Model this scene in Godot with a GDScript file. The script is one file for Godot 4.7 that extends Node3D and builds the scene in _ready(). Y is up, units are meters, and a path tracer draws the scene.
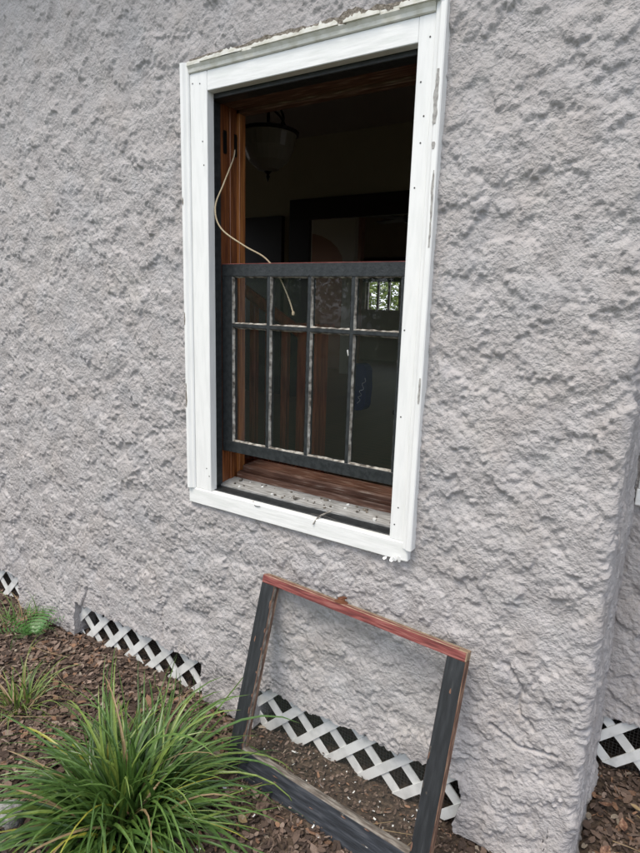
extends Node3D
# A rough stucco house wall with an open sash window, a removed sash leaning below it, lattice vents and a bark bed.
# x along the wall, y up, z out of the wall; metres. The bed lies at y = GROUND.

const GROUND := -0.04
const STEP := 0.005
const CORNER_X := 1.563
const REAR_Z := -0.6
const RUNS := [[-2.6, -1.37], [-0.86, 0.045], [0.335, 1.222]]   # openings under the stucco, closed by lattice
const LEDGE := 0.144                                             # height of the stucco's lower edge over them

var rng := RandomNumberGenerator.new()
var M := {}

# ---------------------------------------------------------------- helpers
func part(called: String, mesh: Mesh, mat: Material, parent: Node = self) -> MeshInstance3D:
	var o := MeshInstance3D.new()
	o.name = called
	o.mesh = mesh
	o.material_override = mat
	parent.add_child(o, true)
	return o

func thing(called: String, label: String, category: String, at := Vector3.ZERO, group := "") -> Node3D:
	var o := Node3D.new()
	o.name = called
	add_child(o, true)
	o.position = at
	tag(o, label, category, group)
	return o

func tag(o: Node, label: String, category: String, group := "") -> void:
	o.set_meta("label", label)
	o.set_meta("category", category)
	if group:
		o.set_meta("group", group)

func tri(st: SurfaceTool, a: Vector3, b: Vector3, c: Vector3, outward: Vector3) -> void:
	var n := (c - a).cross(b - a)
	if n.length_squared() < 1e-18:
		return
	n = n.normalized()
	if n.dot(outward) < 0.0:
		var t := b
		b = c
		c = t
		n = -n
	for v in [a, b, c]:
		st.set_normal(n)
		st.add_vertex(v)

func quad(st: SurfaceTool, a: Vector3, b: Vector3, c: Vector3, d: Vector3, outward: Vector3) -> void:
	tri(st, a, b, c, outward)
	tri(st, a, c, d, outward)

func begin() -> SurfaceTool:
	var st := SurfaceTool.new()
	st.begin(Mesh.PRIMITIVE_TRIANGLES)
	return st

# box between two corners, with chamfered edges
func add_box(st: SurfaceTool, lo: Vector3, hi: Vector3, c := 0.0015) -> void:
	var m := (lo + hi) * 0.5
	var h := (hi - lo) * 0.5
	c = minf(c, minf(h.x, minf(h.y, h.z)) * 0.45)
	for a in 3:
		var b := (a + 1) % 3
		var d := (a + 2) % 3
		for s in [-1.0, 1.0]:
			var n := Vector3.ZERO
			n[a] = s
			var q := []
			for k in [[-1.0, -1.0], [1.0, -1.0], [1.0, 1.0], [-1.0, 1.0]]:
				var v := Vector3.ZERO
				v[a] = s * h[a]
				v[b] = k[0] * (h[b] - c)
				v[d] = k[1] * (h[d] - c)
				q.append(m + v)
			quad(st, q[0], q[1], q[2], q[3], n)
			for t in [-1.0, 1.0]:          # the edge between faces a and b
				var v1 := Vector3.ZERO
				v1[a] = s * h[a]
				v1[b] = t * (h[b] - c)
				var v2 := Vector3.ZERO
				v2[a] = s * (h[a] - c)
				v2[b] = t * h[b]
				var e := Vector3.ZERO
				e[d] = h[d] - c
				n = Vector3.ZERO
				n[a] = s
				n[b] = t
				quad(st, m + v1 - e, m + v1 + e, m + v2 + e, m + v2 - e, n)
	for sx in [-1.0, 1.0]:
		for sy in [-1.0, 1.0]:
			for sz in [-1.0, 1.0]:
				var s := Vector3(sx, sy, sz)
				tri(st, m + s * Vector3(h.x, h.y - c, h.z - c), m + s * Vector3(h.x - c, h.y, h.z - c), m + s * Vector3(h.x - c, h.y - c, h.z), s)

func box(called: String, lo: Vector3, hi: Vector3, mat: Material, parent: Node, c := 0.0015) -> MeshInstance3D:
	var st := begin()
	add_box(st, lo, hi, c)
	return part(called, st.commit(), mat, parent)

# an outline (in the xy plane, any turning sense) given thickness along z
func add_plate(st: SurfaceTool, pts: PackedVector2Array, z0: float, z1: float, lift := Vector3.ZERO) -> void:
	var idx := Geometry2D.triangulate_polygon(pts)
	for k in range(0, idx.size(), 3):
		for zz in [[z0, -1.0], [z1, 1.0]]:
			var t := []
			for j in 3:
				t.append(Vector3(pts[idx[k + j]].x, pts[idx[k + j]].y, zz[0]) + lift)
			tri(st, t[0], t[1], t[2], Vector3(0, 0, zz[1]))
	var cw := Geometry2D.is_polygon_clockwise(pts)
	for i in pts.size():
		var a := pts[i]
		var b := pts[(i + 1) % pts.size()]
		var n := Vector2(b.y - a.y, a.x - b.x) * (-1.0 if cw else 1.0)
		quad(st, Vector3(a.x, a.y, z0) + lift, Vector3(b.x, b.y, z0) + lift, Vector3(b.x, b.y, z1) + lift, Vector3(a.x, a.y, z1) + lift, Vector3(n.x, n.y, 0))

# a cross-section (two coordinates) swept along an axis: axis 0 = x (section zy), axis 1 = y (section xz)
func add_sweep(st: SurfaceTool, sec: PackedVector2Array, axis: int, a0: float, a1: float, cut0 := 0.0, cut1 := 0.0) -> void:
	# cut: how much the ends shorten per unit of the section's first coordinate (for mitres)
	var n := sec.size()
	var mid := Vector2.ZERO
	for s in sec:
		mid += s / n
	var at := func(s: Vector2, t: float) -> Vector3: return Vector3(t, s.x, s.y) if axis == 0 else Vector3(s.x, t, s.y)
	for i in n:
		var p: Vector2 = sec[i]
		var q: Vector2 = sec[(i + 1) % n]
		var o: Vector2 = (p + q) * 0.5 - mid
		var e: Vector2 = q - p
		var nn := Vector2(e.y, -e.x)
		if nn.dot(o) < 0:
			nn = -nn
		quad(st, at.call(p, a0 + cut0 * p.x), at.call(q, a0 + cut0 * q.x), at.call(q, a1 + cut1 * q.x), at.call(p, a1 + cut1 * p.x), at.call(nn, 0.0))
	var idx := Geometry2D.triangulate_polygon(sec)
	for k in range(0, idx.size(), 3):
		for e in [[a0, cut0, -1.0], [a1, cut1, 1.0]]:
			var v := []
			for j in 3:
				v.append(at.call(sec[idx[k + j]], e[0] + e[1] * sec[idx[k + j]].x))
			tri(st, v[0], v[1], v[2], at.call(Vector2.ZERO, e[2]))

func tube(pts: Array, r0: float, r1: float, sides := 8) -> ArrayMesh:
	var st := begin()
	st.set_smooth_group(0)
	var rings := []
	var side := Vector3.ZERO
	for i in pts.size():
		var d: Vector3 = (pts[mini(i + 1, pts.size() - 1)] - pts[maxi(i - 1, 0)]).normalized()
		if side == Vector3.ZERO:
			side = d.cross(Vector3.UP if absf(d.y) < 0.9 else Vector3.RIGHT).normalized()
		side = (side - d * side.dot(d)).normalized()
		var up := d.cross(side)
		var r := lerpf(r0, r1, float(i) / (pts.size() - 1))
		var ring := []
		for k in sides:
			var a := TAU * k / sides
			ring.append([pts[i] + (side * cos(a) + up * sin(a)) * r, side * cos(a) + up * sin(a)])
		rings.append(ring)
	for i in pts.size() - 1:
		for k in sides:
			var l := (k + 1) % sides
			for v in [rings[i][k], rings[i + 1][k], rings[i + 1][l], rings[i][k], rings[i + 1][l], rings[i][l]]:
				st.set_normal(v[1])
				st.add_vertex(v[0])
	for e in [0, pts.size() - 1]:
		for k in range(1, sides - 1):
			tri(st, rings[e][0][0], rings[e][k][0], rings[e][k + 1][0], (pts[0] - pts[1]) if e == 0 else (pts[e] - pts[e - 1]))
	return st.commit()

func curve(ctrl: Array, n: int) -> Array:
	var out := []
	var m := ctrl.size() - 1
	for i in n + 1:
		var t := float(i) / n * m
		var k := mini(int(t), m - 1)
		var f := t - k
		out.append(ctrl[k].cubic_interpolate(ctrl[k + 1], ctrl[maxi(k - 1, 0)], ctrl[mini(k + 2, m)], f))
	return out

func lathe(prof: Array, sides := 28) -> ArrayMesh:
	var st := begin()
	for i in prof.size() - 1:
		var a: Vector2 = prof[i]
		var b: Vector2 = prof[i + 1]
		for k in sides:
			var t0 := TAU * k / sides
			var t1 := TAU * (k + 1) / sides
			var n0 := Vector3(cos(t0), 0, sin(t0))
			var n1 := Vector3(cos(t1), 0, sin(t1))
			var y := Vector3.UP
			var e := b - a
			var outn := Vector2(-e.y, e.x)
			if outn.x < 0 and absf(outn.x) > 1e-6:
				outn = -outn
			quad(st, n0 * a.x + y * a.y, n0 * b.x + y * b.y, n1 * b.x + y * b.y, n1 * a.x + y * a.y, (n0 + n1) * outn.x + y * outn.y)
	st.index()
	return st.commit()

func pane(x0: float, x1: float, y0: float, y1: float, z: float, parent: Node, two := false) -> void:
	var st := begin()
	if two:
		quad(st, Vector3(x0, y0, z - 0.003), Vector3(x1, y0, z - 0.003), Vector3(x1, y1, z - 0.003), Vector3(x0, y1, z - 0.003), Vector3(0, 0, -1))
	quad(st, Vector3(x0, y0, z), Vector3(x1, y0, z), Vector3(x1, y1, z), Vector3(x0, y1, z), Vector3(0, 0, 1))
	part("pane", st.commit(), M.pane, parent)

# ---------------------------------------------------------------- materials
func ramp(stops: Array) -> Gradient:
	var g := Gradient.new()
	var o := PackedFloat32Array()
	var c := PackedColorArray()
	for s in stops:
		o.append(s[0])
		c.append(s[1])
	g.offsets = o
	g.colors = c
	return g

func noise_tex(freq: float, seed_: int, stops: Array, size := 512, octaves := 5, kind := FastNoiseLite.TYPE_SIMPLEX_SMOOTH) -> NoiseTexture2D:
	var n := FastNoiseLite.new()
	n.noise_type = kind
	n.frequency = freq
	n.seed = seed_
	n.fractal_octaves = octaves
	var t := NoiseTexture2D.new()
	t.width = size
	t.height = size
	t.seamless = true
	t.noise = n
	t.color_ramp = ramp(stops)
	return t

func srgb(r: float, g: float, b: float) -> Color:        # from real-world base colours
	return Color(r, g, b).linear_to_srgb()

func mat(called: String, tex: Texture2D, rough: float, scale := Vector3.ONE, bump: Texture2D = null, depth := 0.0) -> StandardMaterial3D:
	var m := StandardMaterial3D.new()
	m.resource_name = called
	m.albedo_texture = tex
	m.roughness = rough
	m.uv1_triplanar = true
	m.uv1_scale = scale
	if bump:
		m.heightmap_enabled = true
		m.heightmap_texture = bump
		m.heightmap_scale = depth
	M[called] = m
	return m

func plain(called: String, c: Color, rough: float) -> StandardMaterial3D:
	var m := StandardMaterial3D.new()
	m.resource_name = called
	m.albedo_color = c
	m.roughness = rough
	M[called] = m
	return m

func materials() -> void:
	var grey := noise_tex(0.01, 3, [[0.0, Color.BLACK], [1.0, Color.WHITE]], 512, 6)
	var crumb := noise_tex(0.04, 8, [[0.0, Color.BLACK], [1.0, Color.WHITE]], 1024, 4)
	crumb.noise.fractal_gain = 0.62
	var fine := noise_tex(0.03, 5, [[0.0, Color.BLACK], [1.0, Color.WHITE]], 512, 5)
	# stucco paint: warm grey, faintly mottled
	var m := mat("stucco", noise_tex(0.006, 11, [[0.2, srgb(0.362, 0.342, 0.338)], [0.5, srgb(0.402, 0.382, 0.378)], [0.8, srgb(0.442, 0.423, 0.420)]], 1024, 7), 0.85, Vector3(1.4, 1.4, 1.4), crumb, 0.5)
	m.vertex_color_use_as_albedo = true
	m.uv1_world_triplanar = true
	m.metallic_specular = 0.4
	# white trim, brushed on thickly
	mat("white_paint", noise_tex(0.008, 21, [[0.25, srgb(0.77, 0.78, 0.765)], [0.6, srgb(0.82, 0.825, 0.81)]], 512, 5), 0.5, Vector3(9, 1.2, 9), grey, 0.06)
	mat("white_paint_across", noise_tex(0.008, 22, [[0.25, srgb(0.76, 0.77, 0.75)], [0.6, srgb(0.82, 0.825, 0.81)]], 512, 5), 0.5, Vector3(1.2, 9, 9), grey, 0.06)
	mat("cream_paint", noise_tex(0.012, 23, [[0.2, srgb(0.60, 0.585, 0.50)], [0.6, srgb(0.76, 0.75, 0.69)]], 512, 5), 0.55, Vector3(3, 6, 6), grey, 0.1)
	mat("old_primer", noise_tex(0.03, 26, [[0.2, srgb(0.26, 0.25, 0.235)], [0.7, srgb(0.42, 0.41, 0.39)]], 256, 5), 0.85, Vector3(6, 6, 6), fine, 0.1)
	mat("caulk", noise_tex(0.03, 24, [[0.2, srgb(0.13, 0.11, 0.085)], [0.7, srgb(0.27, 0.24, 0.20)]], 256, 5), 0.85, Vector3(8, 8, 8), fine, 0.3)
	# charcoal paint on the sashes
	mat("charcoal", noise_tex(0.012, 31, [[0.2, srgb(0.016, 0.019, 0.021)], [0.75, srgb(0.030, 0.034, 0.036)]], 512, 5), 0.42, Vector3(6, 6, 6), fine, 0.04)
	mat("worn_charcoal", noise_tex(0.010, 33, [[0.25, srgb(0.015, 0.017, 0.019)], [0.75, srgb(0.028, 0.031, 0.034)], [0.9, srgb(0.06, 0.06, 0.06)]], 512, 6), 0.55, Vector3(10, 1.2, 10), fine, 0.06)
	mat("dusty_charcoal", noise_tex(0.010, 39, [[0.25, srgb(0.018, 0.021, 0.026)], [0.6, srgb(0.034, 0.039, 0.048)], [0.80, srgb(0.060, 0.066, 0.076)]], 512, 6), 0.6, Vector3(1.2, 10, 10), fine, 0.06)
	mat("red_paint", noise_tex(0.011, 34, [[0.2, srgb(0.10, 0.022, 0.020)], [0.55, srgb(0.20, 0.048, 0.042)], [0.80, srgb(0.27, 0.10, 0.085)]], 512, 6), 0.6, Vector3(1.3, 16, 16), fine, 0.08)
	mat("bare_wood", noise_tex(0.012, 35, [[0.15, srgb(0.10, 0.062, 0.038)], [0.5, srgb(0.28, 0.19, 0.12)], [0.8, srgb(0.44, 0.35, 0.25)]], 512, 6), 0.8, Vector3(3, 3, 30), fine, 0.1)
	mat("bare_wood_tall", noise_tex(0.012, 36, [[0.15, srgb(0.06, 0.032, 0.022)], [0.5, srgb(0.17, 0.085, 0.055)], [0.85, srgb(0.38, 0.26, 0.17)]], 512, 6), 0.8, Vector3(12, 1.5, 12), fine, 0.1)
	mat("dusty_wood", noise_tex(0.012, 38, [[0.15, srgb(0.07, 0.055, 0.045)], [0.5, srgb(0.15, 0.13, 0.11)], [0.8, srgb(0.27, 0.25, 0.22)]], 512, 6), 0.85, Vector3(2, 5, 12), fine, 0.1)
	mat("putty", noise_tex(0.02, 37, [[0.28, srgb(0.07, 0.06, 0.05)], [0.45, srgb(0.24, 0.22, 0.19)], [0.75, srgb(0.50, 0.49, 0.45)]], 512, 5), 0.8, Vector3(2.5, 2.5, 2.5), fine, 0.15)
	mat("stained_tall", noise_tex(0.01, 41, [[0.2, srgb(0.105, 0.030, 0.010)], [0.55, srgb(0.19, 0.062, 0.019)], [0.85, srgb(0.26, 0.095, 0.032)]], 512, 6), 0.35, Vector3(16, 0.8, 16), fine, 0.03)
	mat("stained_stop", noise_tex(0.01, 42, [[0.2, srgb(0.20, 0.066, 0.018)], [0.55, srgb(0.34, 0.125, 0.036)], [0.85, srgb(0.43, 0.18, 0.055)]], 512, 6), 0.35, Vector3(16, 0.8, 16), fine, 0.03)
	mat("stained_across", noise_tex(0.01, 43, [[0.2, srgb(0.070, 0.030, 0.018)], [0.55, srgb(0.118, 0.054, 0.034)], [0.75, srgb(0.175, 0.105, 0.078)], [0.88, srgb(0.30, 0.235, 0.195)]], 512, 6), 0.6, Vector3(1.2, 16, 16), fine, 0.05)
	mat("weathered_sill", noise_tex(0.014, 44, [[0.2, srgb(0.20, 0.195, 0.185)], [0.5, srgb(0.31, 0.31, 0.30)], [0.8, srgb(0.43, 0.43, 0.42)]], 512, 6), 0.85, Vector3(1.5, 14, 14), fine, 0.2)
	# vinyl lattice and wire cloth
	mat("lattice_white", noise_tex(0.008, 51, [[0.2, srgb(0.62, 0.635, 0.62)], [0.6, srgb(0.76, 0.77, 0.755)]], 512, 5), 0.45, Vector3(3, 3, 3), grey, 0.02)
	plain("wire", srgb(0.10, 0.10, 0.095), 0.5).metallic = 0.6
	# ground
	mat("soil", noise_tex(0.02, 61, [[0.2, srgb(0.030, 0.020, 0.014)], [0.55, srgb(0.070, 0.048, 0.034)], [0.85, srgb(0.12, 0.088, 0.062)]], 512, 6), 0.95, Vector3(3, 3, 3), fine, 0.8)
	M.soil.uv1_world_triplanar = true
	mat("lawn", noise_tex(0.03, 62, [[0.2, srgb(0.02, 0.036, 0.010)], [0.6, srgb(0.042, 0.07, 0.02)], [0.9, srgb(0.075, 0.09, 0.035)]], 512, 6), 0.95, Vector3(1, 1, 1), fine, 2.0)
	M.lawn.uv1_world_triplanar = true
	var b := mat("bark", noise_tex(0.02, 63, [[0.2, Color(0.62, 0.60, 0.58)], [0.8, Color(1, 1, 1)]], 256, 5), 0.85, Vector3(14, 40, 40), fine, 0.12)
	b.vertex_color_use_as_albedo = true
	mat("stone", noise_tex(0.02, 64, [[0.2, srgb(0.20, 0.20, 0.19)], [0.8, srgb(0.42, 0.42, 0.40)]], 256, 5), 0.9, Vector3(6, 6, 6), fine, 0.4)
	# leaves
	var i := 0
	for c in [[0.042, 0.092, 0.020], [0.064, 0.130, 0.028], [0.100, 0.180, 0.040], [0.165, 0.235, 0.050], [0.30, 0.30, 0.045], [0.30, 0.22, 0.12], [0.055, 0.150, 0.030]]:
		var l := mat("leaf_%d" % i, noise_tex(0.02, 70 + i, [[0.2, srgb(c[0] * 0.78, c[1] * 0.78, c[2] * 0.78)], [0.8, srgb(c[0] * 1.15, c[1] * 1.15, c[2] * 1.15)]], 128, 4), 0.38, Vector3(20, 5, 20))
		l.backlight_enabled = true
		l.backlight = srgb(c[0] * 0.5, c[1] * 0.6, c[2] * 0.3)
		i += 1
	# inside
	plain("plaster", srgb(0.48, 0.43, 0.32), 0.9)
	plain("plaster_pale", srgb(0.55, 0.53, 0.44), 0.9)
	plain("plaster_rose", srgb(0.34, 0.20, 0.135), 0.9)
	plain("ceiling_paint", srgb(0.40, 0.37, 0.33), 0.9)
	plain("dark_wood", srgb(0.020, 0.012, 0.009), 0.4)
	mat("red_wood", noise_tex(0.01, 46, [[0.2, srgb(0.16, 0.040, 0.018)], [0.8, srgb(0.36, 0.105, 0.045)]], 256, 5), 0.35, Vector3(12, 1, 12))
	mat("floor_boards", noise_tex(0.01, 47, [[0.2, srgb(0.08, 0.04, 0.02)], [0.8, srgb(0.16, 0.08, 0.04)]], 256, 5), 0.4, Vector3(1, 6, 12))
	plain("iron", srgb(0.02, 0.018, 0.016), 0.4).metallic = 0.7
	plain("lamp_glass", srgb(0.32, 0.30, 0.25), 0.25)
	plain("blue_cloth", srgb(0.008, 0.016, 0.085), 0.85)
	plain("white_print", srgb(0.55, 0.57, 0.60), 0.8)
	mat("rope", noise_tex(0.03, 48, [[0.2, srgb(0.36, 0.28, 0.17)], [0.8, srgb(0.62, 0.53, 0.38)]], 256, 4), 0.85, Vector3(30, 30, 30))
	plain("nail", srgb(0.05, 0.045, 0.04), 0.6)
	plain("rust", srgb(0.13, 0.045, 0.018), 0.8)
	plain("roofing", srgb(0.07, 0.065, 0.06), 0.9)
	plain("soffit_paint", srgb(0.42, 0.38, 0.33), 0.7)
	plain("tree_bark", srgb(0.09, 0.07, 0.05), 0.9)
	var g := plain("pane", Color(0.90, 0.97, 0.94, 0.01), 0.02)
	g.metallic_specular = 0.42
	g.transparency = BaseMaterial3D.TRANSPARENCY_ALPHA

# ---------------------------------------------------------------- stucco
var hb := PackedFloat32Array()      # relief of the stucco, u by y, on a fine grid
var hw := 0
var hh := 0
const U0 := -2.2
const Y0 := -0.06
const Y1 := 3.06

func stamp(u: float, y: float, ra: float, rb: float, ang: float, height: float, wob: FastNoiseLite, keep: float) -> void:
	var reach := maxf(ra, rb) * 1.25
	var i0 := maxi(0, int((u - reach - U0) / STEP))
	var i1 := mini(hw - 1, int((u + reach - U0) / STEP) + 1)
	var j0 := maxi(0, int((y - reach - Y0) / STEP))
	var j1 := mini(hh - 1, int((y + reach - Y0) / STEP) + 1)
	if i1 <= i0 or j1 <= j0:
		return
	var ic := clampi(int((u - U0) / STEP), 0, hw - 1)
	var jc := clampi(int((y - Y0) / STEP), 0, hh - 1)
	var base := hb[jc * hw + ic] * keep
	var ca := cos(ang)
	var sa := sin(ang)
	for j in range(j0, j1 + 1):
		var dy := Y0 + j * STEP - y
		for i in range(i0, i1 + 1):
			var dx := U0 + i * STEP - u
			var a := (dx * ca + dy * sa) / ra
			var b := (-dx * sa + dy * ca) / rb
			var r := sqrt(a * a + b * b)
			if r > 1.35:
				continue
			r += wob.get_noise_2d((U0 + i * STEP) * 1000.0, (Y0 + j * STEP) * 1000.0) * 0.8
			if r >= 1.0:
				continue
			var e := minf(1.0, (1.0 - r) * 3.6)
			e = e * (2.0 - e)
			var t := base + height * (0.45 + 0.55 * clampf(a * 0.5 + 0.5, 0.0, 1.0)) * e     # thickest towards its trailing lip
			var k := j * hw + i
			if t > hb[k]:
				hb[k] = t

func relief() -> void:
	hw = int((2.85 - U0) / STEP)
	hh = int((Y1 - Y0) / STEP) + 1
	hb.resize(hw * hh)
	var wob := FastNoiseLite.new()
	wob.seed = 7
	wob.frequency = 0.035
	wob.fractal_octaves = 4
	var zone := FastNoiseLite.new()
	zone.seed = 9
	zone.frequency = 1.1
	zone.fractal_octaves = 2
	rng.seed = 4242
	var calm_at := func(u: float, y: float) -> float:     # up on the left the coat is flatter with scattered lumps
		var c := clampf((0.30 - u) * 0.9, 0.0, 1.0) * clampf((y - 0.9) * 0.8, 0.0, 1.0)
		return clampf(c + zone.get_noise_2d(u, y) * 0.45, 0.0, 1.0)
	for j in hh:
		for i in range(0, hw):
			var yy := Y0 + j * STEP
			var uu := U0 + i * STEP
			hb[j * hw + i] = 0.0035 + zone.get_noise_2d(uu * 9.0, yy * 9.0) * 0.0045
	# thrown plaster: big overlapping pats, then small ones
	for k in 6200:
		var u := rng.randf_range(U0, 2.8)
		var y := rng.randf_range(Y0, Y1)
		var calm: float = calm_at.call(u, y)
		if rng.randf() < calm * 0.86:
			continue
		var s := rng.randf_range(0.019, 0.055) * (1.0 - 0.3 * calm)
		var ang := -PI / 2 + rng.randf_range(-1.0, 1.0)
		if rng.randf() < 0.25:
			ang += PI
		stamp(u, y, s * rng.randf_range(0.7, 1.1), s * rng.randf_range(0.8, 1.6), ang, rng.randf_range(0.006, 0.0150) * (1.0 - 0.35 * calm), wob, 0.55)
	for k in 1500:                 # clots standing off the flatter coat
		var u := rng.randf_range(U0, 0.6)
		var y := rng.randf_range(0.7, Y1)
		if rng.randf() > calm_at.call(u, y):
			continue
		var s := rng.randf_range(0.008, 0.026) * (1.0 if rng.randf() < 0.8 else 1.5)
		stamp(u, y, s * rng.randf_range(0.6, 1.0), s * rng.randf_range(0.8, 1.8), -PI / 2 + rng.randfn(0.0, 0.7), rng.randf_range(0.004, 0.0085), wob, 0.8)
	for k in 4200:
		var u := rng.randf_range(U0, 2.8)
		var y := rng.randf_range(Y0, Y1)
		if rng.randf() < 0.82 * calm_at.call(u, y):
			continue
		var s := rng.randf_range(0.008, 0.020)
		stamp(u, y, s, s * rng.randf_range(0.8, 1.7), rng.randf_range(0, TAU), rng.randf_range(0.002, 0.0062), wob, 0.8)
	# smoother trowelled patches near the foot of the pier
	for q in [[1.47, 0.47, 0.10, 0.06], [1.40, 0.33, 0.08, 0.05], [1.36, 0.56, 0.05, 0.04], [1.49, 0.60, 0.07, 0.05], [1.44, 0.22, 0.09, 0.05]]:
		stamp(q[0], q[1], q[3], q[2], -PI / 2 + 0.5, 0.008, wob, 0.9)
	# the next coat of paint and slurry half fills the deepest pits: nothing lies far below its surroundings
	var R := 6
	var mean := hb.duplicate()
	var tmp := hb.duplicate()
	for j in hh:
		var acc := 0.0
		for i in range(0, mini(R, hw)):
			acc += hb[j * hw + i]
		for i in hw:
			if i + R < hw:
				acc += hb[j * hw + i + R]
			if i - R - 1 >= 0:
				acc -= hb[j * hw + i - R - 1]
			tmp[j * hw + i] = acc / (mini(i + R, hw - 1) - maxi(i - R, 0) + 1)
	for i in hw:
		var acc := 0.0
		for j in range(0, mini(R, hh)):
			acc += tmp[j * hw + i]
		for j in hh:
			if j + R < hh:
				acc += tmp[(j + R) * hw + i]
			if j - R - 1 >= 0:
				acc -= tmp[(j - R - 1) * hw + i]
			mean[j * hw + i] = acc / (mini(j + R, hh - 1) - maxi(j - R, 0) + 1)
	for k in hw * hh:
		var low := mean[k] - 0.0022
		if hb[k] < low:
			hb[k] = low + (hb[k] - low) * 0.28
	# a hairline crack above the middle lattice, another at the left pier
	for cr in [[Vector2(-0.20, 0.17), Vector2(-0.215, 0.25), Vector2(-0.20, 0.33), Vector2(-0.235, 0.40), Vector2(-0.25, 0.47)], [Vector2(-0.80, 0.14), Vector2(-0.77, 0.19), Vector2(-0.75, 0.25)], [Vector2(1.33, 0.62), Vector2(1.38, 0.55), Vector2(1.37, 0.48), Vector2(1.43, 0.43)], [Vector2(1.30, 0.40), Vector2(1.38, 0.36), Vector2(1.50, 0.385)]]:
		for s in cr.size() - 1:
			for t in 30:
				var p: Vector2 = cr[s].lerp(cr[s + 1], t / 30.0)
				p.x += wob.get_noise_1d(p.y * 2000.0) * 0.012
				var i := int((p.x - U0) / STEP)
				var j := int((p.y - Y0) / STEP)
				for e in 2:
					hb[j * hw + i + e] = minf(hb[j * hw + i + e], -0.004)
	# one light smoothing pass, as paint fills the sharpest nooks
	var grit := FastNoiseLite.new()
	grit.seed = 23
	grit.frequency = 0.022
	grit.fractal_type = FastNoiseLite.FRACTAL_RIDGED
	grit.fractal_octaves = 4
	var s2 := hb.duplicate()
	for j in range(1, hh - 1):
		var row := j * hw
		for i in range(1, hw - 1):
			var k := row + i
			s2[k] = hb[k] * 0.56 + (hb[k - 1] + hb[k + 1] + hb[k - hw] + hb[k + hw]) * 0.11 + grit.get_noise_2d((U0 + i * STEP) * 1000.0, (Y0 + j * STEP) * 1000.0) * 0.0021
	hb = s2

# where the wall's skin runs: u -> point on plan, outward direction
const ARC := 0.022
func plan(u: float) -> Array:
	var s0 := CORNER_X - ARC
	var la := ARC * PI / 2
	if u <= s0:
		return [Vector3(u, 0, 0), Vector3(0, 0, 1)]
	if u <= s0 + la:
		var a := (u - s0) / ARC
		return [Vector3(s0 + sin(a) * ARC, 0, -ARC + cos(a) * ARC), Vector3(sin(a), 0, cos(a))]
	var back := -ARC - REAR_Z
	if u <= s0 + la + back:
		return [Vector3(CORNER_X, 0, -ARC - (u - s0 - la)), Vector3(1, 0, 0)]
	return [Vector3(CORNER_X + u - s0 - la - back, 0, REAR_Z), Vector3(0, 0, 1)]

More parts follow.
